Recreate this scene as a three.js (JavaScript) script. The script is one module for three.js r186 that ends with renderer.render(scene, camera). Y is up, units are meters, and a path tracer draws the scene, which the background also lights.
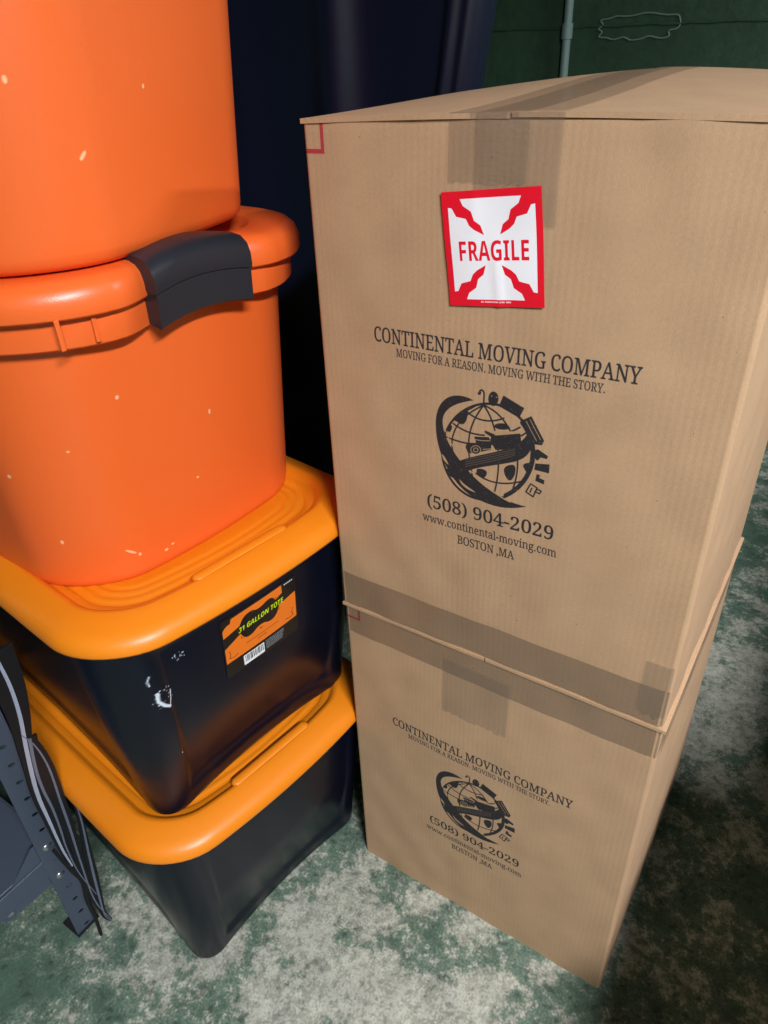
import * as THREE from 'three';
import { mergeGeometries, toCreasedNormals } from 'three/addons/utils/BufferGeometryUtils.js';
import { RoundedBoxGeometry } from 'three/addons/geometries/RoundedBoxGeometry.js';
import { RectAreaLightUniformsLib } from 'three/addons/lights/RectAreaLightUniformsLib.js';
import { createNoise2D, createNoise3D } from 'simplex-noise';

// ------------------------------------------------------------------ camera, lamps, exposure
const scene = new THREE.Scene();
scene.background = new THREE.Color(0x000000);
const camera = new THREE.PerspectiveCamera(2 * Math.atan(512 / 712) * 180 / Math.PI, 768 / 1024, 0.02, 30);
camera.position.set(0.5187, 1.277, 0.634);
camera.rotation.set(-0.560, 0.6046, -0.0444, 'YXZ');
scene.add(camera);
const renderer = new THREE.WebGLRenderer();
renderer.toneMapping = THREE.LinearToneMapping;
renderer.toneMappingExposure = 1.08;
renderer.shadowMap.enabled = true;
RectAreaLightUniformsLib.init();
const LAMP = { x: 1.75, y: 2.42, z: 1.25, w: 0.2, l: 0.9, power: 250 };
const LAMPS = [[LAMP.x, LAMP.z, 1], [2.1, -1.6, 0.4]];  // second lamp is added to brighten the back wall and box top
for (const [x, z, k] of LAMPS) {
  const rect = new THREE.RectAreaLight(0xf8f8ff, LAMP.power * k, LAMP.w, LAMP.l);
  rect.position.set(x, LAMP.y - 0.047, z); rect.lookAt(x, 0, z); scene.add(rect);
}

// ------------------------------------------------------------------ helpers
let seed = 7;
const rnd = () => { seed = (seed * 1664525 + 1013904223) >>> 0; return seed / 4294967296; };
const n2 = createNoise2D(rnd), n3 = createNoise3D(rnd);
const clamp = (x, a = 0, b = 1) => Math.min(b, Math.max(a, x));
const smooth = (a, b, x) => { const t = clamp((x - a) / (b - a)); return t * t * (3 - 2 * t); };
const lerp = (a, b, t) => a + (b - a) * t;
const names = {};
function numbered(n) { const k = names[n] = (names[n] ?? -1) + 1; return k ? n + '_' + String(k).padStart(3, '0') : n; }
function mesh(name, geo, mat, parent) {
  const m = new THREE.Mesh(geo, mat);
  m.castShadow = m.receiveShadow = true;
  m.name = parent ? name : numbered(name);
  (parent ?? scene).add(m);
  return m;
}
function thing(name, label, category, pos = [0, 0, 0], turn = 0, group) {
  const o = new THREE.Group();
  o.name = numbered(name); o.position.set(...pos); o.rotation.y = turn;
  o.userData = { label, category }; if (group) o.userData.group = group;
  scene.add(o); return o;
}
function structure(name, geo, mat, label, category) {
  const m = mesh(name, geo, mat); m.userData = { kind: 'structure', label, category }; return m;
}
function box(w, h, d, x = 0, y = 0, z = 0) { return new THREE.BoxGeometry(w, h, d).translate(x, y, z); }
function rbox(w, h, d, r, x = 0, y = 0, z = 0) { return new RoundedBoxGeometry(w, h, d, 2, r).translate(x, y, z); }
const merge = (list) => mergeGeometries(list.map((g) => { g = g.index ? g.toNonIndexed() : g; return g; }));
function canvasTex(w, h, draw, srgb = true) {
  const c = document.createElement('canvas'); c.width = w; c.height = h;
  draw(c.getContext('2d'), w, h);
  const t = new THREE.CanvasTexture(c);
  if (srgb) t.colorSpace = THREE.SRGBColorSpace;
  t.wrapS = t.wrapT = THREE.RepeatWrapping; t.anisotropy = 8;
  return t;
}
function dataTex(w, h, fn, srgb = true) {
  const d = new Uint8Array(w * h * 4), o = [0, 0, 0];
  for (let j = 0; j < h; j++) for (let i = 0; i < w; i++) {
    fn(i, j, o); const k = (j * w + i) * 4;
    d[k] = clamp(o[0], 0, 255); d[k + 1] = clamp(o[1], 0, 255); d[k + 2] = clamp(o[2], 0, 255); d[k + 3] = 255;
  }
  const t = new THREE.DataTexture(d, w, h); t.magFilter = THREE.LinearFilter; t.minFilter = THREE.LinearMipmapLinearFilter; t.generateMipmaps = true;
  if (srgb) t.colorSpace = THREE.SRGBColorSpace;
  t.wrapS = t.wrapT = THREE.RepeatWrapping; t.needsUpdate = true;
  return t;
}
function again(t, rx, ry) { const c = t.clone(); c.repeat.set(rx, ry); c.needsUpdate = true; return c; }
const fbm = (x, y, o = 4) => { let s = 0, a = 0.5; for (let i = 0; i < o; i++) { s += a * n2(x, y); x *= 2.07; y *= 2.07; a *= 0.5; } return s; };
// grid of points f(i, j) -> indexed geometry; uv from g(i, j)
function gridGeo(nu, nv, f, uv, closeU = false) {
  const P = [], U = [], I = [];
  for (let j = 0; j <= nv; j++) for (let i = 0; i <= nu; i++) { P.push(...f(i, j)); U.push(...uv(i, j)); }
  const w = nu + 1;
  for (let j = 0; j < nv; j++) for (let i = 0; i < nu; i++) { const a = j * w + i; I.push(a, a + 1, a + w + 1, a, a + w + 1, a + w); }
  const g = new THREE.BufferGeometry();
  g.setAttribute('position', new THREE.Float32BufferAttribute(P, 3)); g.setAttribute('uv', new THREE.Float32BufferAttribute(U, 2)); g.setIndex(I);
  g.computeVertexNormals();
  if (closeU) { const n = g.attributes.normal; for (let j = 0; j <= nv; j++) { const a = j * w, b = a + nu; const v = new THREE.Vector3(n.getX(a) + n.getX(b), n.getY(a) + n.getY(b), n.getZ(a) + n.getZ(b)).normalize(); n.setXYZ(a, v.x, v.y, v.z); n.setXYZ(b, v.x, v.y, v.z); } }
  return g;
}
// rounded rectangle in plan, half sizes a (x) and b (z), corner radius r; starts at the middle of the -x end, runs anticlockwise seen from above
function planRing(a, b, r, nS = 22, nC = 10) {
  const pts = [];
  r = Math.min(r, a * 0.98, b * 0.98);
  const line = (x0, z0, x1, z1, n) => { for (let i = 0; i < n; i++) pts.push([lerp(x0, x1, i / n), lerp(z0, z1, i / n)]); };
  const arc = (cx, cz, t0) => { for (let i = 0; i < nC; i++) { const t = t0 + Math.PI / 2 * i / nC; pts.push([cx + r * Math.cos(t), cz + r * Math.sin(t)]); } };
  line(-a, 0, -a, -(b - r), nS); arc(-(a - r), -(b - r), Math.PI);
  line(-(a - r), -b, a - r, -b, nS * 2); arc(a - r, -(b - r), -Math.PI / 2);
  line(a, -(b - r), a, b - r, nS * 2); arc(a - r, b - r, 0);
  line(a - r, b, -(a - r), b, nS * 2); arc(-(a - r), b - r, Math.PI / 2);
  line(-a, b - r, -a, 0, nS); pts.push([-a, 0]);
  return pts;
}
// rows: [{a, b, r, y, warp?}] lofted; caps optional
function loft(rows, { cap0 = false, cap1 = false, nS, nC } = {}) {
  const R = rows.map((q) => planRing(q.a, q.b, q.r, nS, nC).map(([x, z]) => q.warp ? q.warp(x, z, q) : [x, q.y, z]));
  const n = R[0].length - 1, len = [0];
  for (let i = 1; i <= n; i++) len.push(len[i - 1] + Math.hypot(R[0][i][0] - R[0][i - 1][0], R[0][i][2] - R[0][i - 1][2]));
  let vv = [0]; for (let j = 1; j < R.length; j++) vv.push(vv[j - 1] + Math.hypot(rows[j].y - rows[j - 1].y, rows[j].a - rows[j - 1].a));
  const g = [gridGeo(n, R.length - 1, (i, j) => R[R.length - 1 - j][i], (i, j) => [len[i], vv[R.length - 1 - j]], true)];
  const capf = (ring, up) => {
    const P = [], U = [], I = []; let cx = 0, cy = 0, cz = 0;
    for (let i = 0; i < n; i++) { cx += ring[i][0] / n; cy += ring[i][1] / n; cz += ring[i][2] / n; }
    for (let i = 0; i <= n; i++) { P.push(...ring[i]); U.push(ring[i][0], ring[i][2]); }
    P.push(cx, cy, cz); U.push(cx, cz);
    for (let i = 0; i < n; i++) up ? I.push(i + 1, i, n + 1) : I.push(i, i + 1, n + 1);
    const c = new THREE.BufferGeometry(); c.setAttribute('position', new THREE.Float32BufferAttribute(P, 3)); c.setAttribute('uv', new THREE.Float32BufferAttribute(U, 2)); c.setIndex(I); c.computeVertexNormals(); return c;
  };
  if (cap0) g.push(capf(R[0], false));
  if (cap1) g.push(capf(R[R.length - 1], true));
  return mergeGeometries(g);
}
const flip = (g) => { if (g.index) { const a = g.index.array; for (let i = 0; i < a.length; i += 3) { const q = a[i]; a[i] = a[i + 1]; a[i + 1] = q; } } else for (const k of Object.keys(g.attributes)) { const at = g.attributes[k], n = at.itemSize, a = at.array; for (let i = 0; i < at.count; i += 3) for (let c = 0; c < n; c++) { const q = a[i * n + c]; a[i * n + c] = a[(i + 1) * n + c]; a[(i + 1) * n + c] = q; } } return g; };
const std = (o) => new THREE.MeshStandardMaterial(o), phys = (o) => new THREE.MeshPhysicalMaterial(o);

// ------------------------------------------------------------------ room
const ROOM = { x0: -1.7, x1: 3.0, z0: -2.5, z1: 2.7, h: 2.5, t: 0.12 };
// floor: green paint worn down to pale concrete
const floorTex = dataTex(2048, 2048, (i, j, o) => {
  const x = ROOM.x0 + (i / 2048) * (ROOM.x1 - ROOM.x0), z = ROOM.z0 + (j / 2048) * (ROOM.z1 - ROOM.z0);
  const big = fbm(x * 1.6 + 3.1, z * 1.6 - 7, 3), mid = fbm(x * 8 + 11, z * 8, 4), fine = fbm(x * 42, z * 42 + 5, 3), tiny = n2(x * 190, z * 190), grit = rnd() - 0.5;
  // the map turns paler in front of and beside the boxes
  const paleArea = Math.exp(-(((x - 0.14) / 0.34) ** 2 + ((z - 0.2) / 0.26) ** 2)) + 0.9 * Math.exp(-(((x - 0.5) / 0.12) ** 2 + ((z + 0.7) / 0.36) ** 2));
  const wear = 0.4 * big + 0.7 * mid + 0.36 * fine + 0.14 * tiny + paleArea * 0.5 - 0.2;
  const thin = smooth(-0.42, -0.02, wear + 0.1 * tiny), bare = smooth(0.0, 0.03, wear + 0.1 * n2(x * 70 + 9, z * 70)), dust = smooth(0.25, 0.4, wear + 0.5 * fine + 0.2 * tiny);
  const g = 1 + 0.13 * fbm(x * 15 + 40, z * 15, 3) + 0.07 * tiny + grit * 0.12;
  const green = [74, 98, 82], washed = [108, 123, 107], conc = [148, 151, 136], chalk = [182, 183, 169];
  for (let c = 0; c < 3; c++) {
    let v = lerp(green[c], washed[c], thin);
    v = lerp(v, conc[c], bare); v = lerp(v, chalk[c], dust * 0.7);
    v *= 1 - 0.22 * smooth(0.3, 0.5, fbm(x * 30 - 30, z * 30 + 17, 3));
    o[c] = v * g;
  }
});
const floorBump = dataTex(512, 512, (i, j, o) => { const v = 128 + 70 * fbm(i / 18, j / 18, 4) + (rnd() - 0.5) * 40; o[0] = o[1] = o[2] = v; }, false);
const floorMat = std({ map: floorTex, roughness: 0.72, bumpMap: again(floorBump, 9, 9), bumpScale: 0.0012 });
const wallTex = dataTex(1024, 512, (i, j, o) => {
  const x = i / 1024 * 5, y = j / 512 * 2.5;
  const m = fbm(x * 2, y * 2, 4), f = fbm(x * 18, y * 18, 3), drip = fbm(x * 14, y * 0.9, 3);
  const k = 1 + 0.16 * m + 0.1 * f + 0.08 * drip + (rnd() - 0.5) * 0.04;
  o[0] = 56 * k; o[1] = 84 * k; o[2] = 62 * k;
});
const wallMat = std({ map: wallTex, roughness: 0.55, bumpMap: again(floorBump, 6, 3), bumpScale: 0.0012 });
const ceilMat = std({ color: 0x6f736c, roughness: 0.9 });
{
  const { x0, x1, z0, z1, h, t } = ROOM, w = x1 - x0, d = z1 - z0, cx = (x0 + x1) / 2, cz = (z0 + z1) / 2;
  const fg = box(w + 2 * t, t, d + 2 * t, cx, -t / 2, cz);
  const p = fg.attributes.position, u = fg.attributes.uv;
  for (let i = 0; i < p.count; i++) u.setXY(i, (p.getX(i) - x0) / w, (p.getZ(i) - z0) / d);
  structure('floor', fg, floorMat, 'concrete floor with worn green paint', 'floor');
  structure('ceiling', box(w + 2 * t, t, d + 2 * t, cx, h + t / 2, cz), ceilMat, 'grey basement ceiling', 'ceiling');
  structure('wall_back', box(w + 2 * t, h, t, cx, h / 2, z0 - t / 2), wallMat, 'green painted wall behind the cardboard boxes', 'wall');
  structure('wall_front', box(w + 2 * t, h, t, cx, h / 2, z1 + t / 2), wallMat, 'green painted wall opposite the cardboard boxes', 'wall');
  structure('wall_left', box(t, h, d, x0 - t / 2, h / 2, cz), wallMat, 'green painted wall beyond the stacked totes', 'wall');
  structure('wall_right', box(t, h, d, x1 + t / 2, h / 2, cz), wallMat, 'green painted wall on the lamp side of the room', 'wall');
}
// what is on the back wall: a painted pipe, a mortar seam and the rim of a chipped patch
{
  const z = ROOM.z0;
  const pm = std({ color: 0x86a098, roughness: 0.45 });
  const pipe = thing('wall_pipe', 'thin pale green pipe running up the green wall', 'pipe', [-0.69, 0, z + 0.016]);
  mesh('pipe', new THREE.CylinderGeometry(0.016, 0.016, 2.5, 16).translate(0, 1.25, 0), pm, pipe);
  mesh('coupling', new THREE.CylinderGeometry(0.021, 0.021, 0.05, 16).translate(0, 1.36, 0), pm, pipe);
  const seam = gridGeo(220, 4, (i, j) => {
    const x = lerp(ROOM.x0, ROOM.x1, i / 220), s = j / 4 * Math.PI, y = 1.375 - (x + 0.9) * 0.018 + 0.004 * fbm(x * 6, 2, 3);
    return [x, y + 0.005 * Math.cos(s) * (1 + 0.5 * fbm(x * 14, 5, 2)), z + 0.006 * Math.sin(s) - 0.0005];
  }, (i, j) => [i / 220 * 4, j / 40]);
  const sm = mesh('trim_1', seam, std({ map: wallTex, color: 0xf2f6f2, roughness: 0.6 }));
  sm.userData = { kind: 'structure', label: 'rough painted seam running across the green wall', category: 'trim' };
  const pts = []; const ex = -0.43, ey = 1.362;
  for (let k = 0; k < 26; k++) { const t = k / 26 * Math.PI * 2, r = 1 + 0.22 * n2(k * 0.5, 3); pts.push(new THREE.Vector3(ex + 0.145 * Math.cos(t) * r, ey + 0.042 * Math.sin(t) * (0.8 + 0.4 * Math.abs(Math.cos(t))) * r, z + 0.002)); }
  const ring = mesh('trim_2', new THREE.TubeGeometry(new THREE.CatmullRomCurve3(pts, true), 120, 0.0032, 6, true), std({ color: 0x71897a, roughness: 0.7 }));
  ring.userData = { kind: 'structure', label: 'pale raised rim of an oval patch on the green wall', category: 'trim' };
}
// ceiling lamp that lights the room from the right, plus an added dimmer one
for (const [x, z, k] of LAMPS) {
  const t = thing('ceiling_lamp', k === 1 ? 'long bright ceiling lamp on the camera side of the room' : 'added dimmer ceiling lamp that brightens the green back wall', 'lamp', [x, LAMP.y, z], 0, 'ceiling lamps above the cabinets');
  const wm = std({ color: 0xe4e4e0, roughness: 0.5 });
  mesh('housing', rbox(LAMP.w + 0.05, 0.06, LAMP.l + 0.05, 0.008, 0, 0.05 - 0.03, 0), wm, t);
  mesh('diffuser', rbox(LAMP.w, 0.035, LAMP.l, 0.01, 0, -0.025, 0), std({ color: 0xffffff, emissive: 0xf8f8ff, emissiveIntensity: 4 * k, roughness: 0.6 }), t);
  mesh('bracket', box(0.05, 0.032, 0.3, 0, 0.064, 0), wm, t);
}

// ------------------------------------------------------------------ cardboard boxes
const BW = 0.457, BH = 0.6165, BD = 0.457;
function kraft(ctx, w, h, mmw) {
  const im = ctx.createImageData(w, h), s = mmw / w;
  for (let j = 0; j < h; j++) for (let i = 0; i < w; i++) {
    const x = i * s, y = j * s;
    const k = 1 + 0.035 * fbm(x * 0.012, y * 0.012, 3) + 0.03 * n2(x * 0.9, y * 0.16) + 0.01 * Math.sin(x * 0.86 + 0.4 * n2(x * 0.02, y * 0.01)) + 0.018 * n2(x * 0.5, y * 0.5) + (rnd() - 0.5) * 0.05;
    const q = (j * w + i) * 4; im.data[q] = 180 * k; im.data[q + 1] = 147 * k; im.data[q + 2] = 112 * k; im.data[q + 3] = 255;
  }
  ctx.putImageData(im, 0, 0);
  for (let n = 0; n < 60; n++) { ctx.fillStyle = rnd() < 0.7 ? 'rgba(95,70,48,0.55)' : 'rgba(215,190,155,0.5)'; ctx.beginPath(); ctx.arc(rnd() * w, rnd() * h, (0.3 + rnd() * 0.9) / s * 0.8, 0, 7); ctx.fill(); }
}
function drawLogo(c) {   // drawn in a 768-unit square
  const INK = '#211f22', TAN = '#b2916a';
  c.strokeStyle = INK; c.fillStyle = INK; c.lineCap = 'round'; c.lineJoin = 'round';
  const poly = (p, close = true) => { c.beginPath(); p.forEach(([x, y], i) => i ? c.lineTo(x, y) : c.moveTo(x, y)); if (close) c.closePath(); };
  const blob = (p) => { c.beginPath(); const n = p.length; const mid = (a, b) => [(a[0] + b[0]) / 2, (a[1] + b[1]) / 2]; let m = mid(p[n - 1], p[0]); c.moveTo(...m); for (let i = 0; i < n; i++) { m = mid(p[i], p[(i + 1) % n]); c.quadraticCurveTo(...p[i], ...m); } c.closePath(); c.fill(); };
  // globe
  c.lineWidth = 12; c.beginPath(); c.ellipse(352, 405, 238, 248, 0.2, 0, 7); c.stroke();
  c.save(); c.beginPath(); c.ellipse(352, 405, 236, 246, 0.2, 0, 7); c.clip();
  c.lineWidth = 8;
  const curve = (...p) => { c.beginPath(); c.moveTo(p[0], p[1]); c.bezierCurveTo(...p.slice(2)); c.stroke(); };
  curve(250, 190, 300, 240, 370, 255, 440, 228); curve(120, 315, 230, 370, 420, 390, 560, 290); curve(180, 255, 280, 330, 420, 330, 520, 270);
  curve(340, 165, 260, 260, 240, 350, 280, 520); curve(340, 165, 400, 240, 440, 420, 400, 600); curve(340, 165, 480, 220, 570, 420, 470, 640); curve(340, 165, 180, 230, 130, 350, 200, 470);
  curve(300, 510, 380, 570, 480, 570, 590, 520); curve(220, 560, 340, 640, 480, 650, 560, 600);
  blob([[190, 205], [260, 185], [255, 235], [230, 265], [195, 240], [160, 235]]); blob([[140, 262], [178, 262], [165, 298], [150, 300]]);
  blob([[395, 255], [450, 250], [480, 280], [430, 285], [392, 275]]); blob([[300, 480], [365, 492], [345, 540], [305, 520]]);
  blob([[440, 470], [500, 450], [505, 500], [480, 548], [450, 520]]); blob([[530, 450], [590, 440], [590, 520], [560, 500]]); blob([[215, 180], [330, 150], [300, 172], [230, 205]]);
  c.restore();
  c.lineWidth = 22; c.beginPath(); c.ellipse(352, 405, 232, 242, 0.2, -0.9, 0.9); c.stroke();
  // outer swoosh on the left, sweeping under the globe
  c.beginPath(); c.moveTo(290, 140); c.bezierCurveTo(190, 85, 95, 120, 84, 250); c.bezierCurveTo(78, 430, 170, 600, 320, 655); c.bezierCurveTo(420, 700, 500, 690, 560, 675);
  c.bezierCurveTo(470, 660, 380, 610, 300, 540); c.bezierCurveTo(200, 450, 120, 340, 122, 240); c.bezierCurveTo(130, 180, 190, 150, 290, 140); c.fill();
  c.fillStyle = TAN; c.beginPath(); c.moveTo(205, 545); c.bezierCurveTo(230, 575, 270, 590, 300, 615); c.bezierCurveTo(260, 605, 215, 585, 205, 545); c.fill();
  c.beginPath(); c.moveTo(112, 415); c.bezierCurveTo(128, 430, 138, 450, 148, 475); c.bezierCurveTo(125, 460, 112, 440, 112, 415); c.fill();
  c.strokeStyle = TAN; c.lineWidth = 5; c.beginPath(); c.moveTo(128, 250); c.bezierCurveTo(140, 350, 230, 470, 330, 555); c.bezierCurveTo(390, 605, 440, 640, 480, 655); c.stroke();
  // road band
  c.fillStyle = INK; c.beginPath(); c.moveTo(130, 505); c.bezierCurveTo(180, 440, 300, 420, 400, 395); c.bezierCurveTo(490, 370, 545, 340, 560, 290); c.bezierCurveTo(600, 380, 560, 420, 500, 440); c.bezierCurveTo(400, 470, 270, 470, 215, 530); c.bezierCurveTo(180, 560, 150, 540, 130, 505); c.fill();
  c.strokeStyle = 'rgba(178,145,106,0.55)'; c.lineWidth = 2.5; for (let k = 0; k < 5; k++) { c.beginPath(); c.moveTo(240, 478 - k * 12); c.bezierCurveTo(320, 455 - k * 11, 420, 440 - k * 12, 500, 405 - k * 10); c.stroke(); }
  // truck
  c.fillStyle = TAN; poly([[345, 290], [525, 290], [525, 330], [500, 352], [345, 325]]); c.fill();
  c.fillStyle = INK; poly([[380, 315], [523, 300], [528, 342], [480, 380], [400, 385], [372, 340]]); c.fill();
  poly([[345, 288], [400, 310], [380, 322], [345, 300]]); c.fill();
  poly([[290, 320], [365, 322], [378, 345], [378, 385], [330, 395], [300, 410], [255, 402], [244, 375], [250, 352], [300, 352]]); c.fill();
  c.strokeStyle = TAN; c.lineWidth = 4; poly([[292, 335], [335, 340], [372, 340]], false); c.stroke(); poly([[335, 384], [385, 380]], false); c.stroke();
  c.beginPath(); c.ellipse(298, 388, 26, 22, 0, 0, 7); c.stroke(); c.beginPath(); c.ellipse(298, 388, 12, 10, 0, 0, 7); c.stroke();
  // household goods around the rim
  c.strokeStyle = INK; c.lineWidth = 8; c.beginPath(); c.moveTo(340, 160); c.lineTo(343, 115); c.bezierCurveTo(343, 88, 322, 86, 320, 102); c.stroke();
  poly([[310, 104], [330, 98], [326, 114], [314, 114]]); c.fill();
  c.beginPath(); c.ellipse(388, 135, 25, 34, 0, 0, 7); c.fill(); c.fillStyle = TAN; c.beginPath(); c.arc(380, 122, 3, 0, 7); c.arc(403, 128, 3, 0, 7); c.fill();
  c.fillStyle = INK; poly([[437, 120], [537, 180], [515, 226], [415, 170]]); c.fill();
  poly([[522, 240], [572, 218], [634, 335], [625, 356], [592, 352], [575, 320]]); c.fill();
  c.strokeStyle = TAN; c.lineWidth = 3; poly([[548, 240], [600, 335]], false); c.stroke(); poly([[566, 234], [618, 330]], false); c.stroke();
  poly([[588, 382], [608, 376], [656, 410], [650, 424], [622, 416], [608, 432], [598, 426]]); c.fill();
  poly([[598, 446], [664, 450], [664, 494], [594, 478]]); c.fill();
  poly([[606, 500], [622, 505], [618, 520], [644, 530], [642, 552], [600, 535]]); c.fill();
  c.strokeStyle = INK; c.lineWidth = 7; poly([[578, 552], [610, 572], [592, 620], [556, 596]]); c.stroke(); poly([[584, 575], [576, 596]], false); c.stroke(); poly([[612, 578], [630, 588], [622, 602], [600, 592]]); c.stroke();
}
const frontTex = canvasTex(1110, 1500, (c, w, h) => {
  kraft(c, w, h, 457);
  const k = w / 457; c.scale(k, h / 616.5);
  // red corner mark
  c.strokeStyle = '#a8343c'; c.lineWidth = 4.2; c.beginPath(); c.moveTo(24.5, 0); c.lineTo(24.5, 28); c.lineTo(0, 28); c.stroke();
  c.fillStyle = '#211f22'; c.textBaseline = 'alphabetic';
  const text = (s, x0, x1, y, capmm, font, slope = 0) => {
    c.save(); c.font = `${font === 'bold' ? 'bold ' : ''}100px serif`;
    const m = c.measureText(s).width; c.translate(x0, y); c.rotate(slope); c.scale((x1 - x0) / m, capmm / 71); c.lineWidth = 2.6; c.strokeStyle = c.fillStyle; c.strokeText(s, 0, 0); c.fillText(s, 0, 0); c.restore();
  };
  text('CONTINENTAL MOVING COMPANY', 78, 370, 214.5, 16.2, '', -0.012);
  text('MOVING FOR A REASON. MOVING WITH THE STORY.', 107, 340, 228, 9, '', -0.012);
  text('(508) 904-2029', 145, 306, 409, 17, '', -0.03);
  text('www.continental-moving.com', 139, 311, 430.5, 11, '', -0.03);
  text('BOSTON ,MA', 187, 261, 449, 11.5, '', -0.03);
  c.save(); c.transform(0.23058, -0.05734 + 0.05734 * 0.1, 0.01038, 0.23403, 135.08, 242); drawLogo(c); c.restore();
  // worn speckle through the ink
  for (let n = 0; n < 2600; n++) { c.fillStyle = 'rgba(178,143,104,0.5)'; c.fillRect(60 + rnd() * 330, 190 + rnd() * 265, 0.5 + rnd() * 0.5, 0.5 + rnd() * 0.6); }
});
const sideTex = canvasTex(1024, 1024, (c, w, h) => kraft(c, w, h, 457));
const fluteBump = dataTex(128, 128, (i, j, o) => { const v = 128 + 62 * Math.sin(i / 128 * Math.PI * 16) + 24 * n2(i * 0.3, j * 0.06) + (rnd() - 0.5) * 26; o[0] = o[1] = o[2] = v; }, false);
const frontMat = std({ map: frontTex, roughness: 0.78, bumpMap: again(fluteBump, 457 / 60, 616 / 60), bumpScale: 0.00012 });
const sideMat = std({ map: again(sideTex, 1 / 0.457, 1 / 0.457), roughness: 0.78, bumpMap: again(fluteBump, 1 / 0.06, 1 / 0.06), bumpScale: 0.00012 });
const insideMat = std({ color: 0x9a7a56, roughness: 0.9 });
const tapeBump = dataTex(256, 256, (i, j, o) => { const v = 128 + 70 * n2(i / 60, j / 9) + 40 * n2(i / 14, j / 22); o[0] = o[1] = o[2] = v; }, false);
const tapeMat = phys({ color: 0x6f6254, roughness: 0.3, transparent: true, opacity: 0.36, bumpMap: again(tapeBump, 9, 9), bumpScale: 0.0005, clearcoat: 0.4, clearcoatRoughness: 0.2 });
const clearTapeMat = phys({ color: 0x857868, roughness: 0.24, transparent: true, opacity: 0.24, bumpMap: again(tapeBump, 9, 9), bumpScale: 0.0008, clearcoat: 0.6, clearcoatRoughness: 0.15 });
const stickerTex = canvasTex(512, 520, (c, w, h) => {
  c.fillStyle = '#e8142c'; c.fillRect(0, 0, w, h);
  c.scale(w / 620, h / 650);   // drawn in a 620 x 650 frame
  c.fillStyle = '#f4f5f8'; c.fillRect(40, 42, 540, 568);
  c.fillStyle = '#e8142c';
  const bolt = [[0, 0], [120, 0], [150, 60], [205, 92], [222, 142], [262, 168], [282, 222], [218, 192], [186, 168], [166, 130], [98, 116], [70, 70], [0, 60]];
  for (const [sx, sy, tx, ty] of [[1, 1, 0, 20], [-1, 1, 620, 20], [1, -1, 0, 632], [-1, -1, 620, 632]]) {
    c.save(); c.translate(tx, ty); c.scale(sx * 0.92, sy * 1.0); c.beginPath(); bolt.forEach(([x, y], i) => i ? c.lineTo(x, y) : c.moveTo(x, y)); c.closePath(); c.fill(); c.restore();
  }
  c.font = 'bold 100px sans-serif'; c.save(); const m = c.measureText('FRAGILE').width; c.translate(84, 385); c.scale(456 / m, 112 / 72); c.fillText('FRAGILE', 0, 0); c.restore();
  c.fillStyle = '#f4dfe0'; for (let x = 215; x < 405;) { const q = 3 + rnd() * 6; c.fillRect(x, 619, q, 9); x += q + 2 + (rnd() < 0.15 ? 6 : 0); }
});
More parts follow.
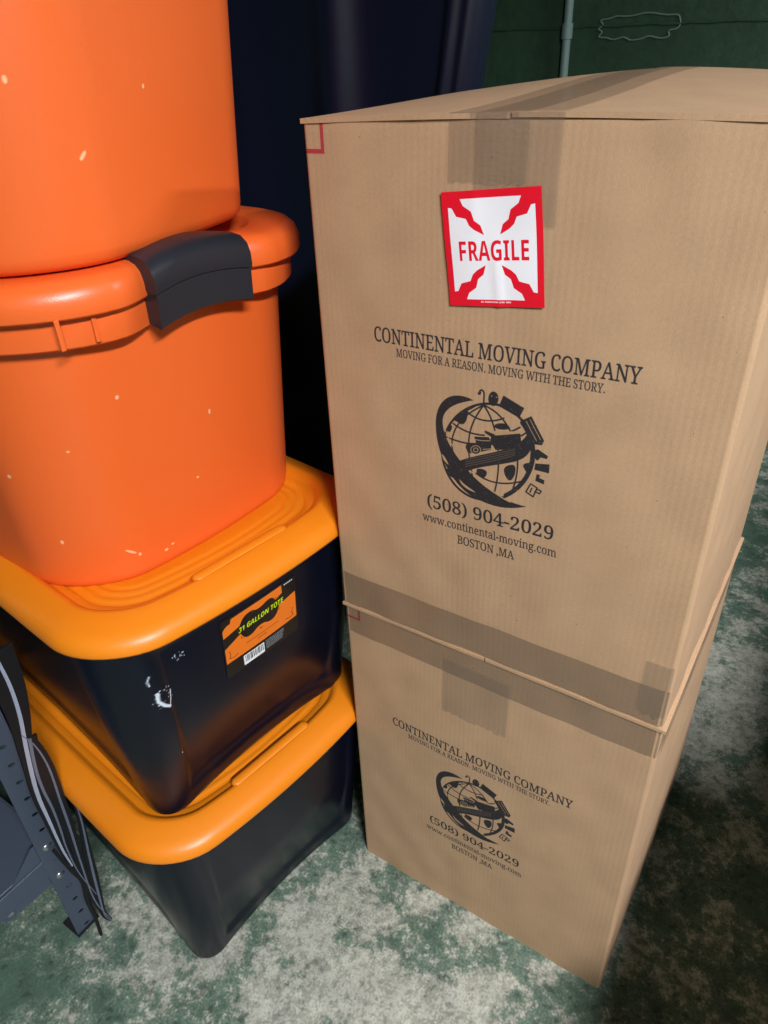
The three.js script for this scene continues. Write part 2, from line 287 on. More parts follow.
function cardboardBox(pos, label, kind) {
  const t = thing('cardboard_box', label, 'box', pos, 0, 'printed moving boxes in the stack');
  const upper = kind === 'upper', R = 0.006, th = 0.0045;
  // panels: each a bent sheet with thickness; bow gives the soft bulge of a filled box
  const bulge = (s, v, amp) => amp * Math.sin(Math.PI * clamp(s)) * Math.sin(Math.PI * clamp(v)) ;
  const panel = (w, amp, off) => gridGeo(40, 52, (i, j) => {
    const e0 = R / w, s = i < 4 ? i / 4 * e0 : i > 36 ? 1 - (40 - i) / 4 * e0 : lerp(e0, 1 - e0, (i - 4) / 32), jj = Math.min(j, 48), v = jj <= 44 ? jj / 44 : 1;
    const edge = (w / 2 - Math.abs(s - 0.5) * w);
    let z = bulge(s, v, amp) + 0.0012 * n2(s * 5 + off, v * 5) * smooth(0, 0.1, Math.min(s, 1 - s)), x = (s - 0.5) * w;
    if (edge < R) { const q = (1 - edge / R) * Math.PI / 4; x = Math.sign(s - 0.5) * (w / 2 - R + R * Math.sin(q)); z -= R - R * Math.cos(q); }
    let y = v * BH;
    if (j > 44) { const q = Math.min(1, (j - 44) / 4); z -= th * q; if (j > 48) y = BH - (j - 48) / 4 * 0.05; }
    return [x, y, z];
  }, (i, j) => { const e0 = R / w; return [i < 4 ? i / 4 * e0 : i > 36 ? 1 - (40 - i) / 4 * e0 : lerp(e0, 1 - e0, (i - 4) / 32), Math.min(1, j / 44)]; });
  const scaleUV = (g, a, b) => { const u = g.attributes.uv; for (let i = 0; i < u.count; i++) u.setXY(i, u.getX(i) * a, u.getY(i) * b); return g; };
  mesh('front_panel', panel(BW, upper ? 0.004 : 0.006, 1).translate(BW / 2, 0, 0), frontMat, t);
  mesh('side_panel', scaleUV(panel(BD, 0.004, 9), BD, BH).rotateY(Math.PI / 2).translate(BW, 0, -BD / 2), sideMat, t);
  mesh('side_panel', scaleUV(panel(BD, 0.002, 17), BD, BH).rotateY(-Math.PI / 2).translate(0, 0, -BD / 2), sideMat, t);
  mesh('back_panel', scaleUV(panel(BW, 0.004, 23), BW, BH).rotateY(Math.PI).translate(BW / 2, 0, -BD), sideMat, t);
  mesh('bottom_panel', scaleUV(box(BW - 0.012, 0.006, BD - 0.012, BW / 2, 0.004, -BD / 2), BW, BD), sideMat, t);
  // flaps: two under (front and back), two over, meeting along the middle
  const flap = (x0, x1, z0, z1, hgt, nx = 16, nz = 16) => {
    const top = gridGeo(nx, nz, (i, j) => { const x = lerp(x0, x1, i / nx), z = lerp(z1, z0, j / nz); return [x, hgt(x, z) + th, z]; }, (i, j) => [lerp(z1, z0, j / nz) + 3, lerp(x0, x1, i / nx)]);
    const bot = gridGeo(nx, nz, (i, j) => { const x = lerp(x1, x0, i / nx), z = lerp(z1, z0, j / nz); return [x, hgt(x, z), z]; }, (i, j) => [lerp(z1, z0, j / nz) + 3, lerp(x1, x0, i / nx)]);
    const edge = [[x0, z1, x1, z1], [x1, z1, x1, z0], [x1, z0, x0, z0], [x0, z0, x0, z1]].map(([xa, za, xb, zb]) => gridGeo(16, 1, (i, j) => { const x = lerp(xa, xb, i / 16), z = lerp(za, zb, i / 16); return [x, hgt(x, z) + (j ? th : 0), z]; }, (i, j) => [i / 16 * 0.2, j * 0.004]));
    return mergeGeometries([top, bot, ...edge]);
  };
  const top = upper
    ? (x, z) => BH - 0.0035 + 0.024 * smooth(-0.1, 1, -z / BD) * (0.42 + 0.5 * (1 - Math.abs(2 * clamp(x / BW) - 1) ** 1.4)) + 0.004 * Math.sin(Math.PI * clamp(x / BW)) + (x > BW / 2 ? 0.001 : 0)
    : (x, z) => BH - 0.0068 + 0.0004 * n2(x * 8, z * 8);
  const inner = (x, z) => top(x, z) - 0.0052;
  mesh('flap', flap(0.004, BW - 0.004, -0.235, -0.0015, inner), sideMat, t);
  mesh('flap', flap(0.004, BW - 0.004, -BD + 0.0015, -0.24, inner), sideMat, t);
  const over = upper ? 0.001 : 0.0035;
  mesh('flap', flap(-over * 0.4, BW / 2 - 0.001, -BD - 0.001, upper ? 0.0015 : 0.003, top), sideMat, t);
  mesh('flap', flap(BW / 2 + 0.001, BW + over, -BD - 0.001, upper ? 0.001 : 0.003, top), sideMat, t);
  // packing tape: sheets that follow the panels
  const frontZ = (x, y) => bulge(x / BW, y / BH, upper ? 0.004 : 0.006) + 0.0012 * n2(x / BW * 5 + 1, y / BH * 5) * smooth(0, 0.1, Math.min(x / BW, 1 - x / BW)) + 0.0007;
  const tapeFront = (x0, x1, y0, y1, lift, wob = 0) => gridGeo(30, 10, (i, j) => { const x = lerp(x0, x1, i / 30), y = lerp(y0, y1, j / 10) + (j ? 0 : wob * n2(x * 90, 4)); return [x, y, frontZ(x, y) + lift - (x < R || x > BW - R ? 0.002 : 0)]; }, (i, j) => [lerp(x0, x1, i / 30), lerp(y0, y1, j / 10)]);
  const tapeTop = (x0, x1, lift) => gridGeo(6, 30, (i, j) => { const x = lerp(x0, x1, i / 6), z = lerp(0.0022, -BD - 0.001, j / 30); return [x, top(x, z) + th + 0.0004 + lift, z]; }, (i, j) => [lerp(x0, x1, i / 6), j / 30 * BD]);
  if (upper) {
    mesh('packing_tape', mergeGeometries([tapeFront(0.169, 0.247, 0.566, BH + 0.006, 0.0006, 0.002), tapeTop(0.169, 0.247, 0)]), clearTapeMat, t);
    mesh('packing_tape', mergeGeometries([tapeFront(0.197, 0.277, 0.533, BH + 0.006, 0.0012, 0.002), tapeTop(0.197, 0.277, 0.0005)]), clearTapeMat, t);
    mesh('packing_tape', tapeFront(0.001, BW - 0.001, 0.001, 0.056, 0.0006), tapeMat, t);
    mesh('packing_tape', tapeFront(0.425, BW - 0.002, 0.012, 0.092, 0.0012, 0.004), clearTapeMat, t);
    // stuck-on warning label with a soft crease
    const st = gridGeo(24, 24, (i, j) => {
      const u = i / 24 - 0.5, v = j / 24 - 0.5, a = 0.11; const lx = u * 0.1, ly = v * 0.104;
      const x = 0.2185 + lx * Math.cos(a) - ly * Math.sin(a) * 1.1, y = 0.5105 + lx * Math.sin(a) * 0.9 + ly * Math.cos(a);
      const crease = 0.0011 * Math.exp(-(((u - 0.02 + v * 0.05) / 0.035) ** 2)) * smooth(0.25, -0.2, v) + 0.0005 * Math.exp(-(((u + 0.17) / 0.05) ** 2)) * smooth(0.0, 0.35, v);
      return [x, y, frontZ(x, y) + 0.0016 + crease];
    }, (i, j) => [i / 24, j / 24]);
    const s = mesh('fragile_sticker', st, phys({ map: stickerTex, roughness: 0.38, clearcoat: 0.25, clearcoatRoughness: 0.3 }), t);
    s.userData = { label: 'white and red sticker reading FRAGILE' };
  } else {
    mesh('packing_tape', tapeFront(0.001, BW - 0.001, BH - 0.055, BH - 0.002, 0.0006), tapeMat, t);
    mesh('packing_tape', tapeFront(0.168, 0.268, BH - 0.13, BH - 0.032, 0.0012, 0.004), clearTapeMat, t);
    const sideTape = gridGeo(30, 4, (i, j) => { const z = lerp(-0.002, -BD + 0.004, i / 30), y = lerp(BH - 0.05, BH - 0.003, j / 4); return [BW + bulge(i / 30, y / BH, 0.004) + 0.0022, y, z]; }, (i, j) => [i / 30 * BD, j / 4 * 0.05]);
    mesh('packing_tape', sideTape, tapeMat, t);
  }
  return t;
}
cardboardBox([0.002, 0, -0.002], 'lower cardboard moving box standing on the floor under another box', 'lower');
cardboardBox([0.001, 0.6172, 0], 'upper cardboard moving box with the red FRAGILE sticker', 'upper');

// ------------------------------------------------------------------ totes
const specks = (base, marks, wmm, hmm) => canvasTex(2048, 512, (c, w, h) => {
  c.fillStyle = base; c.fillRect(0, 0, w, h); c.scale(w / wmm, h / hmm); marks(c);
});
// black body with an orange lid; local +x is the end that faces the boxes
const T = { a0: 0.353, b0: 0.192, a1: 0.381, b1: 0.220, r0: 0.045, r1: 0.065, h: 0.366 };
const toteEnd = (z, y) => {           // x of the end face
  const v = clamp(y / T.h), a = lerp(T.a0, T.a1, v), b = lerp(T.b0, T.b1, v), q = clamp(1 - (z / b) ** 2);
  const bow = lerp(-0.018, 0.014, smooth(0.0, 0.55, v));
  const inset = 0.005 * smooth(0.74, 0.68, Math.abs(z) / b) * smooth(0.1, 0.16, v) * smooth(0.95, 0.9, v);
  return a + bow * q - inset;
};
function blackTote(pos, turn, label, bodyMat) {
  const t = thing('storage_tote', label, 'tote', pos, turn, 'black totes with orange lids');
  const rows = [];
  const N = 56;
  const warp = (x, z, q) => {
    const v = q.y / T.h, b = q.b;
    const fx = Math.sign(x) * (Math.abs(x) / q.a) ** 4, d = toteEnd(z, q.y) - lerp(T.a0, T.a1, v);
    const fz = Math.sign(z) * (Math.abs(z) / b) ** 4, s = clamp(1 - (x / q.a) ** 2);
    const inset = 0.005 * smooth(0.8, 0.76, Math.abs(x) / q.a) * smooth(0.1, 0.16, v) * smooth(0.95, 0.9, v);
    return [x + fx * d, q.y, z + fz * (lerp(-0.012, 0.008, smooth(0, 0.55, v)) * s - inset)];
  };
  rows.push({ a: T.a0 - 0.016, b: T.b0 - 0.016, r: T.r0 - 0.014, y: 0, warp }, { a: T.a0 - 0.006, b: T.b0 - 0.006, r: T.r0 - 0.006, y: 0.003, warp });
  for (let k = 0; k <= N; k++) { const v = k / N; rows.push({ a: lerp(T.a0, T.a1, v), b: lerp(T.b0, T.b1, v), r: lerp(T.r0, T.r1, v), y: lerp(0.011, T.h - 0.002, v), warp }); }
  mesh('body', loft(rows, { cap0: true, cap1: true, nS: 40, nC: 10 }), bodyMat, t);
  const A = T.a1 + 0.012, B = T.b1 + 0.014, y0 = 0.356;
  const prof = [[0.006, -0.002], [0.0, -0.003], [-0.001, 0.0], [-0.0004, 0.005], [0.0015, 0.0105], [0.0045, 0.015], [0.009, 0.0188], [0.015, 0.022], [0.026, 0.0262], [0.036, 0.0292], [0.041, 0.0288], [0.046, 0.025], [0.0495, 0.0195], [0.053, 0.0175], [0.06, 0.0168], [0.0625, 0.0135], [0.065, 0.0125], [0.071, 0.0125], [0.0735, 0.0152], [0.076, 0.0125], [0.083, 0.0125], [0.0855, 0.0152], [0.088, 0.0125], [0.095, 0.0125], [0.0975, 0.0152], [0.1, 0.0125], [0.15, 0.0125], [0.2, 0.0125]];
  const lidRows = prof.map(([d, y]) => ({
    a: A - d, b: B - d, r: Math.max(0.03, 0.09 - d * 0.6), y: y0 + y,
    warp: (x, z, q) => {
      const k = smooth(0.2, 0.05, d);
      return [x + Math.sign(x) * (Math.abs(x) / q.a) ** 4 * 0.02 * k * clamp(1 - (z / q.b) ** 2), q.y, z + Math.sign(z) * (Math.abs(z) / q.b) ** 4 * 0.006 * k * clamp(1 - (x / q.a) ** 2)];
    }
  }));
  const lid = mesh('lid', loft(lidRows, { cap1: true, nS: 30, nC: 12 }), lidMat, t);
  lid.userData = { label: 'orange lid' };
  for (const s of [1, -1]) {
    const bar = new THREE.CapsuleGeometry(0.0085, 0.135, 6, 14).rotateX(Math.PI / 2).scale(1, 0.55, 1);
    mesh('grip_bar', bar.translate(s * (A - 0.028), y0 + 0.0272, 0), lidMat, lid);
  }
  return t;
}
const plasticBump = dataTex(256, 256, (i, j, o) => { const v = 128 + 50 * n2(i / 5, j / 5) + 40 * n2(i / 2, j / 2) + 30 * n2(i / 30, j / 30); o[0] = o[1] = o[2] = v; }, false);
const lidMat = phys({ color: new THREE.Color(0xe88412), roughness: 0.42, bumpMap: again(plasticBump, 8, 8), bumpScale: 0.00012, clearcoat: 0.15, clearcoatRoughness: 0.4 });
// scratches: u, v in metres on the body loft; end centre is found from the ring length
const perim = 2 * (2 * T.a0 + 2 * T.b0 - 0.064) - 8 * 0.041 + 2 * Math.PI * 0.041;
const bodyTex = (marks) => { const t = specks('#0b0f1c', (c) => { c.translate(perim * 500, 0); marks(c); }, perim * 1000, 420); t.repeat.set(1 / perim, 1 / 0.42); return t; };
const cracked = (c, p, w) => { c.lineWidth = w; c.lineCap = 'round'; c.beginPath(); p.forEach(([x, y], i) => i ? c.lineTo(x, y) : c.moveTo(x, y)); c.stroke(); };
const plainBody = phys({ map: bodyTex((c) => { for (let n = 0; n < 220; n++) { c.fillStyle = `rgba(90,98,112,${0.1 + rnd() * 0.25})`; c.fillRect((rnd() - 0.5) * 2000, rnd() * 420, 0.6 + rnd() * 3, 0.5 + rnd() * 0.8); } }), roughness: 0.3, specularIntensity: 0.6, bumpMap: again(plasticBump, 4, 4), bumpScale: 0.00003 });
const scratchedBody = phys({ map: bodyTex((c) => {
  for (let n = 0; n < 260; n++) { c.fillStyle = `rgba(100,108,122,${0.1 + rnd() * 0.25})`; c.fillRect((rnd() - 0.5) * 2000, rnd() * 420, 0.6 + rnd() * 3, 0.5 + rnd() * 0.8); }
  c.strokeStyle = '#d3dde6'; c.fillStyle = '#d3dde6';
  c.scale(0.6, 1); const X = 252, Y = 420 - 278;   // chipped tick mark near the front corner
  cracked(c, [[X, Y - 34], [X + 3, Y - 26], [X + 2, Y - 18]], 2); cracked(c, [[X - 3, Y], [X - 2, Y + 14], [X - 8, Y + 26], [X - 14, Y + 32]], 4.5); cracked(c, [[X - 14, Y + 32], [X - 20, Y + 22], [X - 24, Y + 8]], 3);
  for (let n = 0; n < 26; n++) c.fillRect(X - 26 + rnd() * 30, Y - 6 + rnd() * 40, 0.6 + rnd() * 2, 0.6 + rnd() * 2);
  for (let n = 0; n < 16; n++) c.fillRect(X - 68 + rnd() * 26, Y - 44 + rnd() * 12, 0.8 + rnd() * 2, 0.6 + rnd() * 3);
  c.fillRect(X - 18, Y + 130, 3, 3);
}), roughness: 0.3, specularIntensity: 0.6, bumpMap: again(plasticBump, 4, 4), bumpScale: 0.00003 });
const TH = 7.5 * Math.PI / 180;
const tote1 = blackTote([-0.4205, 0, 0.086], -TH, 'lowest black tote standing on the floor, its orange lid under the labelled tote', plainBody);
const tote2 = blackTote([-0.4254, 0.3692, 0.0708], -TH, 'black tote with orange and black product label, second from the floor', scratchedBody);
{ // paper label on the second tote
  const tex = canvasTex(540, 400, (c, w, h) => {
    c.fillStyle = '#0b0b0d'; c.fillRect(0, 0, w, h);
    const OR = '#e8761a';
    c.fillStyle = OR; c.beginPath(); c.moveTo(8, 120); c.lineTo(8, 70); c.quadraticCurveTo(30, 40, 60, 44); c.lineTo(70, 16); c.lineTo(430, 10); c.lineTo(432, 62); c.lineTo(380, 82); c.quadraticCurveTo(360, 30, 300, 52); c.quadraticCurveTo(250, 70, 220, 50); c.quadraticCurveTo(150, 30, 120, 96); c.lineTo(8, 120); c.fill();
    c.beginPath(); c.moveTo(8, 300); c.lineTo(8, 196); c.lineTo(120, 150); c.quadraticCurveTo(150, 230, 220, 190); c.quadraticCurveTo(270, 165, 310, 192); c.quadraticCurveTo(380, 215, 404, 130); c.lineTo(532, 110); c.lineTo(532, 292); c.closePath(); c.fill();
    c.save(); c.font = 'italic bold 60px sans-serif'; c.fillStyle = '#c8e600'; const m = c.measureText('31 GALLON TOTE').width; c.translate(106, 142); c.rotate(-0.045); c.scale(330 / m, 0.75); c.fillText('31 GALLON TOTE', 0, 0); c.restore();
    c.fillStyle = '#8a3b08'; for (let k = 0; k < 40; k++) c.fillRect(150 + k * 6, 236 + (k % 2), 4, 6); for (let k = 0; k < 10; k++) c.fillRect(230 + k * 7, 256, 4, 8);
    c.strokeStyle = '#6b2c05'; c.lineWidth = 4; for (const [x, y, s] of [[30, 270, 1], [506, 264, -1]]) { c.beginPath(); c.moveTo(x, y - 50); c.quadraticCurveTo(x + 18 * s, y - 20, x, y); c.quadraticCurveTo(x + 30 * s, y + 14, x + 60 * s, y); c.stroke(); }
    for (const [x, y] of [[110, 120], [215, 48], [390, 70], [130, 178], [262, 196], [400, 150]]) { c.beginPath(); c.arc(x, y, 9, 0, 4); c.stroke(); }
    c.fillStyle = '#e9edf0'; c.fillRect(120, 316, 150, 70); c.fillStyle = '#15171a'; for (let x = 132; x < 258;) { const q = 2 + rnd() * 5; c.fillRect(x, 322, q, 46); x += q + 2 + rnd() * 5; }
    c.fillStyle = '#aab0b6'; for (let r = 0; r < 6; r++) for (let x = 284; x < 400 + rnd() * 20;) { const q = 4 + rnd() * 10; c.fillRect(x, 316 + r * 11, q, 4); x += q + 3; }
    c.fillStyle = '#d8dadc'; for (let k = 0; k < 5; k++) c.fillRect(450 + k * 14, 16, 10, 8);
  });
  const zc = 0.0, zw = 0.13, yt = 0.318, yb = 0.216;
  const g = gridGeo(24, 14, (i, j) => { const z = zc + zw / 2 - zw * i / 24, y = lerp(yb, yt, j / 14); return [toteEnd(z, y) + 0.0009, y, z]; }, (i, j) => [i / 24, j / 14]);
  const l = mesh('product_label', g, phys({ map: tex, roughness: 0.35, clearcoat: 0.3 }), tote2);
  l.userData = { label: 'orange and black label reading 31 GALLON TOTE' };
}

// orange tote with rim, lid and black end handles
const O = { a0: 0.268, b0: 0.2, a1: 0.292, b1: 0.212, h: 0.345 };
const orangeTex = (list) => { const P = 1.75; const t = specks('#ea6728', (c) => { c.translate(P * 500, 0); c.fillStyle = '#f2b98c'; c.strokeStyle = '#f0a878'; for (const [x, y, w, h, r] of list) { c.save(); c.translate(x, 420 - y); c.rotate(r ?? 0); c.beginPath(); c.ellipse(0, 0, w / 2, h / 2, 0, 0, 7); c.fill(); c.restore(); } }, P * 1000, 420); t.repeat.set(1 / P, 1 / 0.42); return t; };
const orangeMat = (marks) => phys({ map: orangeTex(marks), roughness: 0.4, clearcoat: 0.12, clearcoatRoughness: 0.35, bumpMap: again(plasticBump, 4, 4), bumpScale: 0.00015 });
const orangeLidMat = phys({ color: 0xea6728, roughness: 0.36, clearcoat: 0.15, clearcoatRoughness: 0.35, bumpMap: again(plasticBump, 8, 8), bumpScale: 0.00015 });
const gripMat = phys({ color: 0x22262d, roughness: 0.4, bumpMap: again(plasticBump, 12, 12), bumpScale: 0.00025 });
const HZ = 0.065;                                    // half length of the grip
const dip = (z) => 0.030 * smooth(HZ + 0.045, HZ - 0.04, Math.abs(z));   // the rim steps in where the grip sits
function orangeTote(pos, turn, label, marks) {
  const t = thing('storage_tote', label, 'tote', pos, turn, 'orange totes with black handles');
  const rows = [], N = 30;
  const endBow = (x, z, q, e, l) => [x + Math.sign(x) * (Math.abs(x) / q.a) ** 4 * e * clamp(1 - (z / q.b) ** 2), q.y, z + Math.sign(z) * (Math.abs(z) / q.b) ** 4 * l * clamp(1 - (x / q.a) ** 2)];
  rows.push({ a: O.a0 - 0.02, b: O.b0 - 0.02, r: 0.075, y: 0 }, { a: O.a0 - 0.009, b: O.b0 - 0.009, r: 0.084, y: 0.002 }, { a: O.a0 - 0.002, b: O.b0 - 0.002, r: 0.09, y: 0.008 });
  for (let k = 0; k <= N; k++) { const v = k / N; rows.push({ a: lerp(O.a0, O.a1, v), b: lerp(O.b0, O.b1, v), r: lerp(0.092, 0.1, v), y: lerp(0.017, O.h, v) }); }
  rows.forEach((q) => { q.warp = (x, z, s) => endBow(x, z, s, 0.02, 0.012); });
  // flange under the lid
  const fl = (d, y) => ({ a: O.a1 + d, b: O.b1 + d * 0.5, r: 0.1 + d, y, warp: (x, z, s) => { const p = endBow(x, z, s, 0.02, 0.012); p[0] -= Math.sign(x) * smooth(0.7, 1, Math.abs(x) / s.a) * Math.min(d + 0.001, dip(z) * 0.9); return p; } });
  rows.push(fl(0.001, O.h - 0.028), fl(0.022, O.h - 0.030), fl(0.026, O.h - 0.027), fl(0.028, O.h + 0.006), fl(0.024, O.h + 0.010));
  rows.sort((p, q) => 0);
  // drop wall rows that lie inside the flange
  const clean = rows.filter((q, i) => i >= 3 + N + 1 || q.y < O.h - 0.03);
  const body = mesh('body', loft(clean, { cap0: true, cap1: true, nS: 26, nC: 14 }), orangeMat(marks), t);
  for (const s of [1, -1]) for (const z of [0.13, 0.165]) {
    const q = clamp(1 - (z / O.b1) ** 2), x = O.a1 + 0.0257 + 0.02 * q - dip(z) * 0.9 - Math.max(0, Math.abs(z) - 0.16) ** 2 * 5;
    mesh('rib', rbox(0.003, 0.03, 0.005, 0.001, s * x, O.h - 0.010, z), body.material, body);
  }
  // lid: rounded lip, top rim, recess for the next tote
  const A = O.a1 + 0.036, B = O.b1 + 0.02, y0 = O.h + 0.004;
  const prof = [[0.01, 0.0], [0.002, -0.002], [0.0, 0.001], [0.0, 0.014], [0.003, 0.024], [0.009, 0.030], [0.018, 0.033], [0.034, 0.034], [0.048, 0.033], [0.053, 0.029], [0.057, 0.021], [0.062, 0.016], [0.09, 0.016], [0.15, 0.016], [0.2, 0.016]];
  const lidRows = prof.map(([d, y]) => ({ a: A - d, b: B - d, r: Math.max(0.03, 0.12 - d * 0.5), y: y0 + y, warp: (x, z, s) => { const p = endBow(x, z, s, 0.02, 0.012); p[0] -= Math.sign(x) * smooth(0.75, 1, Math.abs(x) / s.a) * dip(z) * smooth(0.09, 0.03, d); return p; } }));
  mesh('lid', loft(lidRows, { cap1: true, nS: 30, nC: 14 }), orangeLidMat, t);
  for (const s of [1, -1]) {
    // grip: a curved clip, upper cap and lower skirt with a seam between
    const sweep = (prof2, z0, z1) => {
      const n = 28, m = prof2.length - 1;
      const f = (i, j) => { const z = lerp(z0, z1, i / n), q = clamp(1 - (z / B) ** 2), k = 1 - (z / HZ) ** 2; const x0 = A + 0.02 * q - 0.022 - 0.006 * k; return [s * (x0 + prof2[j][0]), y0 + prof2[j][1] + 0.007 * k, z]; };
      const g = gridGeo(n, m, s > 0 ? (i, j) => f(n - i, j) : f, (i, j) => [i / n * 0.15, j / m * 0.08]);
      const ends = [0, n].map((e) => { const P = prof2.map((_, j) => f(e, j)), I = [], U = []; const c = P.reduce((a, p) => a.map((v, k) => v + p[k] / P.length), [0, 0, 0]); for (let j = 0; j < m; j++) I.push(j, j + 1, m + 1); P.push(c); P.forEach(() => U.push(0, 0)); const q = new THREE.BufferGeometry(); q.setAttribute('position', new THREE.Float32BufferAttribute(P.flat(), 3)); q.setAttribute('uv', new THREE.Float32BufferAttribute(U, 2)); q.setIndex(I); q.computeVertexNormals(); return q; });
      return toCreasedNormals(mergeGeometries([g, ...ends]), 0.7);
    };
    const h = mesh('handle', sweep([[0.014, -0.0325], [0.017, -0.034], [0.0195, -0.032], [0.0215, 0.002], [0.012, 0.004], [0.0, 0.0], [0.0, -0.03], [0.014, -0.0325]], -HZ, HZ), gripMat, t);
    h.userData = { label: 'black curved grip handle' };
    mesh('grip_cap', sweep([[0.012, 0.003], [0.0225, 0.003], [0.0235, 0.008], [0.023, 0.02], [0.019, 0.030], [0.010, 0.0365], [-0.006, 0.039], [-0.022, 0.038], [-0.026, 0.034], [-0.02, 0.02], [0.012, 0.003]], -HZ - 0.001, HZ + 0.001), gripMat, h);
  }
  return t;
}
orangeTote([-0.415, 0.738, 0.071], -0.07, 'orange tote with black handle, set on the black totes under another orange tote', [[60, 60, 3, 14, 0.8], [52, 52, 3, 5], [-40, 120, 4, 3], [120, 90, 3, 6], [20, 40, 5, 4], [10, 44, 4, 3], [150, 180, 4, 5], [-70, 200, 3, 7], [90, 210, 3, 3], [40, 260, 4, 5]]);
orangeTote([-0.398, 1.1218, 0.128], 0.22, 'topmost orange tote, cut off by the top of the photo', [[60, 110, 3, 9, -0.6], [150, 60, 4, 12, 0.7], [-20, 160, 3, 4], [100, 170, 3, 6]]);

// ------------------------------------------------------------------ navy cover behind the stack
{
  const rows = [], cover = thing('hanging_cover', 'tall dark navy plastic sheet hanging in soft folds behind the totes', 'sheet', [-0.60, 0, -0.66]);
  const navy = phys({ color: 0x10152a, roughness: 0.34, bumpMap: again(plasticBump, 3, 3), bumpScale: 0.00004 });
  const bump = (x, c, w, a) => a * Math.exp(-(((x - c) / w) ** 2));
  for (let k = 0; k <= 48; k++) {
    const y = 0.01 + k / 48 * 2.36;
    rows.push({ a: 0.46, b: 0.03, r: 0.025, y, warp: (x, z, q) => {
      const w = bump(x, 0.16 + 0.02 * y, 0.045, 0.03) + bump(x, 0.385 + 0.02 * y, 0.012, 0.014) + bump(x, 0.435, 0.009, 0.009) + bump(x, -0.1, 0.08, 0.03) + bump(x, -0.32, 0.05, 0.03) + 0.01 * n2(x * 4, y * 0.5 + 5);
      return [x + (x > 0 ? 1 : -1) * smooth(0.3, 0.46, Math.abs(x)) * (0.075 * smooth(0.95, 1.6, y) - 0.02), q.y, z + w];
    } });
  }
  mesh('sheet', loft(rows, { cap0: true, cap1: true, nS: 110, nC: 8 }), navy, cover);
  const rail = std({ color: 0x3a3d42, roughness: 0.4, metalness: 0.6 });
  mesh('rail', new THREE.CylinderGeometry(0.014, 0.014, 1.2, 16).rotateZ(Math.PI / 2).translate(0.03, 2.38, 0.01), rail, cover);
  for (const x of [-0.5, 0.55]) mesh('hanger', box(0.02, 0.12, 0.02, x, 2.44, 0.01), rail, cover);
}

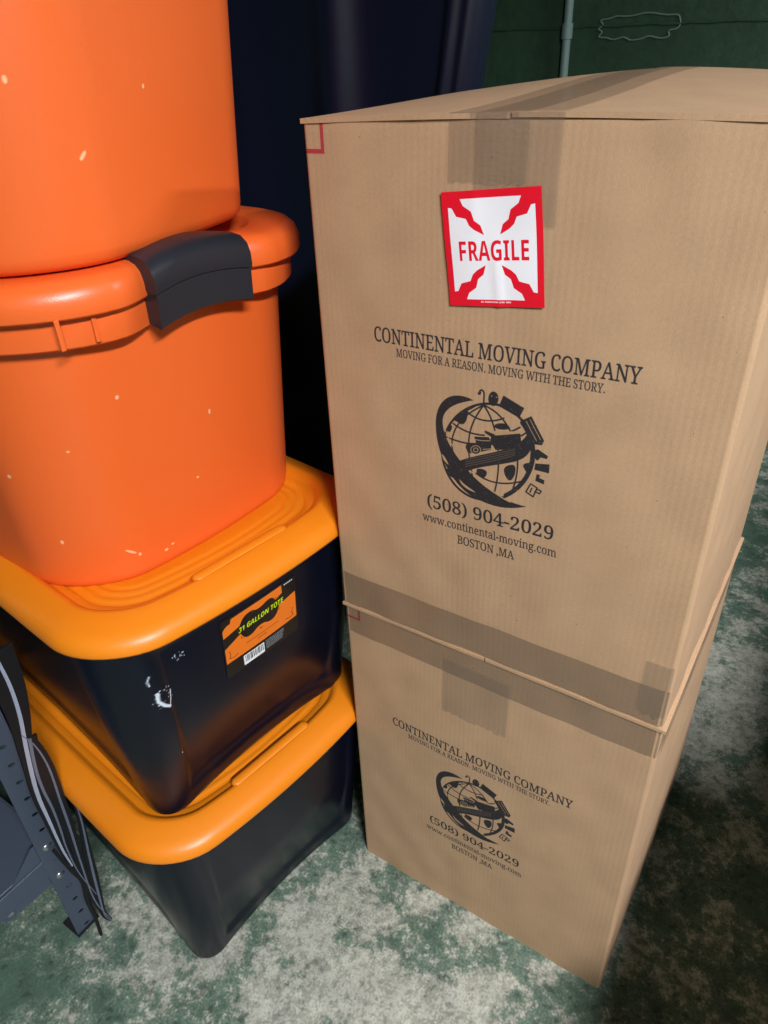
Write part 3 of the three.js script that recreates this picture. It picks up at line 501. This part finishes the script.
// ------------------------------------------------------------------ slotted steel rack with a bin on its lower shelf
{
  const steel = std({ color: 0x525d6d, roughness: 0.45, metalness: 0.35, bumpMap: again(plasticBump, 6, 6), bumpScale: 0.00015 });
  const hole = std({ color: 0x0a0b0d, roughness: 0.9 }), zinc = std({ color: 0xb9bcc0, roughness: 0.3, metalness: 0.9 });
  const X1 = -0.334, X0 = -0.80, Z0 = 0.36, Z1 = 1.3, H = 0.95;
  const rack = thing('metal_rack', 'blue-grey slotted steel rack beside the black totes', 'rack', [0, 0, 0]);
  const L = 0.04, th = 0.0025;
  for (const [x, z, sx, sz] of [[X1, Z0, -1, 1], [X1, Z1, -1, -1], [X0, Z0, 1, 1], [X0, Z1, 1, -1]]) {
    // angle post: a flange facing x (with slots cut through) and a flange facing z
    const sh = new THREE.Shape([[0, 0], [L, 0], [L, H], [0, H]].map(([u, v]) => new THREE.Vector2(u, v)));
    for (let y = 0.013; y < H - 0.01; y += 0.0385) { const p = new THREE.Path(); p.absellipse(L * 0.48, y, 0.0062, 0.0034, 0, Math.PI * 2, true, 0.5); sh.holes.push(p); }
    const f1 = new THREE.ExtrudeGeometry(sh, { depth: th, bevelEnabled: false, curveSegments: 6 });
    // shape u -> z, extrude -> x
    const g1 = (sx * sz > 0 ? flip(f1) : f1).applyMatrix4(new THREE.Matrix4().makeBasis(new THREE.Vector3(0, 0, sz), new THREE.Vector3(0, 1, 0), new THREE.Vector3(sx, 0, 0))).translate(x, 0, z);
    const g2 = box(L, H, th, x + sx * L / 2, H / 2, z + sz * th / 2);
    mesh('post', merge([g1, g2]), steel, rack);
    mesh('foot', box(L + 0.003, 0.006, L + 0.003, x + sx * L / 2, 0.003, z + sz * L / 2), hole, rack);
  }
  for (const y of [0.2, 0.62, 0.92]) {
    for (const x of [X1 - 0.003, X0 + 0.003]) mesh('beam', rbox(0.004, 0.042, Z1 - Z0 - 0.01, 0.0015, x, y, (Z0 + Z1) / 2), steel, rack);
    for (const z of [Z0 + 0.006, Z1 - 0.006]) mesh('beam', rbox(X1 - X0 - 0.01, 0.042, 0.004, 0.0015, (X0 + X1) / 2, y, z), steel, rack);
    mesh('shelf_board', rbox(X1 - X0 - 0.014, 0.012, Z1 - Z0 - 0.014, 0.002, (X0 + X1) / 2, y + 0.016, (Z0 + Z1) / 2), steel, rack);
  }
  // corner plate with its bolts
  const sh = new THREE.Shape([[0.375, 0.26], [0.405, 0.26], [0.485, 0.19], [0.48, 0.165], [0.375, 0.155]].map(([z, y]) => new THREE.Vector2(z, y)));
  const gp = flip(new THREE.ExtrudeGeometry(sh, { depth: 0.002, bevelEnabled: false })).applyMatrix4(new THREE.Matrix4().makeBasis(new THREE.Vector3(0, 0, 1), new THREE.Vector3(0, 1, 0), new THREE.Vector3(1, 0, 0))).translate(X1 - 0.0065, 0, 0);
  mesh('corner_plate', gp, steel, rack);
  for (const [z, y] of [[0.385, 0.244], [0.385, 0.168], [0.468, 0.177]]) {
    const b = new THREE.SphereGeometry(0.0068, 14, 8, 0, 7, 0, Math.PI / 2).scale(1, 0.6, 1).rotateZ(-Math.PI / 2).translate(z > 0.45 ? X1 - 0.0045 : X1, y, z);
    mesh('bolt', b, zinc, rack);
  }
  const bin = thing('plastic_bin', 'dark grey plastic bin on the lower shelf of the steel rack', 'bin', [-0.575, 0.2225, 0.86]);
  const rows = [[0.15, 0.34, 0], [0.158, 0.348, 0.006], [0.185, 0.38, 0.27], [0.198, 0.395, 0.272], [0.2, 0.397, 0.29], [0.192, 0.389, 0.292], [0.18, 0.377, 0.28], [0.155, 0.345, 0.012]].map(([a, b, y]) => ({ a, b, r: 0.05, y }));
  mesh('body', loft(rows, { cap0: true, cap1: true, nS: 12 }), phys({ color: 0x2b323c, roughness: 0.4, clearcoat: 0.2 }), bin);
}

// ------------------------------------------------------------------ black and silver flame cut-out leaning between rack and totes
{
  const deco = thing('flame_decoration', 'black cut-out decoration with silver flame outlines leaning between rack and tote', 'decoration', [-0.292, 0, 0.366]);
  const K = 0.982, cv = ([z, y]) => [0.634 + (z - 0.634) * K - 0.35, Math.max(0.001, 1.277 + (y - 1.277) * K - 0.014)];
  const black = std({ color: 0x0a0b0f, roughness: 0.6 }), silver = std({ color: 0xa4adbf, roughness: 0.35, metalness: 0.2 }), grey = std({ color: 0x6d7688, roughness: 0.35, metalness: 0.3 });
  // a tapering ribbon along a curve in the plane, with thickness
  const ribbon = (pts, w0, w1, w2, depth, off) => {
    const c = new THREE.CatmullRomCurve3(pts.map(cv).map(([z, y]) => new THREE.Vector3(z, y, 0))), n = 40, Lp = [], Rp = [];
    for (let i = 0; i <= n; i++) { const t = i / n, p = c.getPoint(t), d = c.getTangent(t), w = (t < 0.5 ? lerp(w0, w1, t * 2) : lerp(w1, w2, t * 2 - 1)) / 2; Lp.push(new THREE.Vector2(p.x - d.y * w, p.y + d.x * w)); Rp.push(new THREE.Vector2(p.x + d.y * w, p.y - d.x * w)); }
    const g = new THREE.ExtrudeGeometry(new THREE.Shape([...Lp, ...Rp.reverse()]), { depth, bevelEnabled: false });
    return flip(g.applyMatrix4(new THREE.Matrix4().makeBasis(new THREE.Vector3(0, 0, 1), new THREE.Vector3(0, 1, 0), new THREE.Vector3(1, 0, 0)))).translate(off, 0, 0);
  };
  const strands = [
    [[[0.335, 0.66], [0.333, 0.6], [0.337, 0.545], [0.347, 0.486], [0.358, 0.401], [0.359, 0.335], [0.359, 0.26], [0.356, 0.215]], [0.05, 0.016, 0.005], [0.004, 0.006, 0.002]],
    [[[0.345, 0.515], [0.336, 0.488], [0.330, 0.437], [0.334, 0.348], [0.337, 0.29], [0.343, 0.206], [0.347, 0.098], [0.335, 0.022]], [0.014, 0.018, 0.004], [0.001, 0.004, 0.001]],
    [[[0.338, 0.5], [0.347, 0.44], [0.349, 0.4], [0.348, 0.354], [0.35, 0.304], [0.353, 0.263], [0.352, 0.194], [0.341, 0.112]], [0.024, 0.014, 0.004], [0.005, 0.003, 0.001]],
    [[[0.315, 0.345], [0.317, 0.29], [0.327, 0.209], [0.338, 0.108], [0.342, 0.046], [0.336, 0.021]], [0.002, 0.016, 0.003], [0.001, 0.004, 0.001]],
    [[[0.37, 0.275], [0.359, 0.203], [0.352, 0.165], [0.357, 0.114], [0.357, 0.061], [0.36, 0.01]], [0.005, 0.006, 0.004], null],
  ];
  strands.forEach(([p, w, s], i) => {
    const b = mesh('flame', ribbon(p, ...w, 0.004, -0.002 + i * 0.0002), black, deco);
    if (s) mesh('silver_line', ribbon(p, ...s, 0.0012, 0.002 + i * 0.0002), i ? grey : silver, b);
  });
}

// ------------------------------------------------------------------ added low cabinets, unseen on the right: they keep the lamp off the floor there
{
  const cm = std({ color: 0x5a5f63, roughness: 0.5, metalness: 0.2 }), hm = std({ color: 0x9a9da0, roughness: 0.3, metalness: 0.8 });
  const H = 0.88, W = 0.9, D = 0.5, ang = 0.06;
  const labels = ['added grey cabinet nearest the camera, shading the floor on the right', 'added grey cabinet in the middle, shading the floor on the right', 'added grey cabinet farthest from the camera, shading the floor on the right'];
  for (let k = 0; k < 3; k++) {
    const zc = 0.45 - k * (W + 0.032), c = thing('added_cabinet', labels[k], 'cabinet', [0.905 + 0.06 * (0.6 - zc) + D / 2, 0, zc], -Math.PI / 2 + 0 + ang, 'added cabinets that block the lamps on the right');
    mesh('body', rbox(W, H - 0.04, D, 0.006, 0, 0.04 + (H - 0.04) / 2, 0), cm, c);
    mesh('plinth', box(W - 0.04, 0.04, D - 0.06, 0, 0.02, 0), cm, c);
    for (const s of [-1, 1]) {
      const d = mesh('door', rbox(W / 2 - 0.02, H - 0.1, 0.016, 0.004, s * (W / 4 - 0.003), 0.04 + (H - 0.04) / 2, D / 2 + 0.008), cm, c);
      mesh('handle', rbox(0.012, 0.12, 0.02, 0.004, s * 0.04, 0.5, D / 2 + 0.026), hm, d);
    }
  }
}

renderer.render(scene, camera);
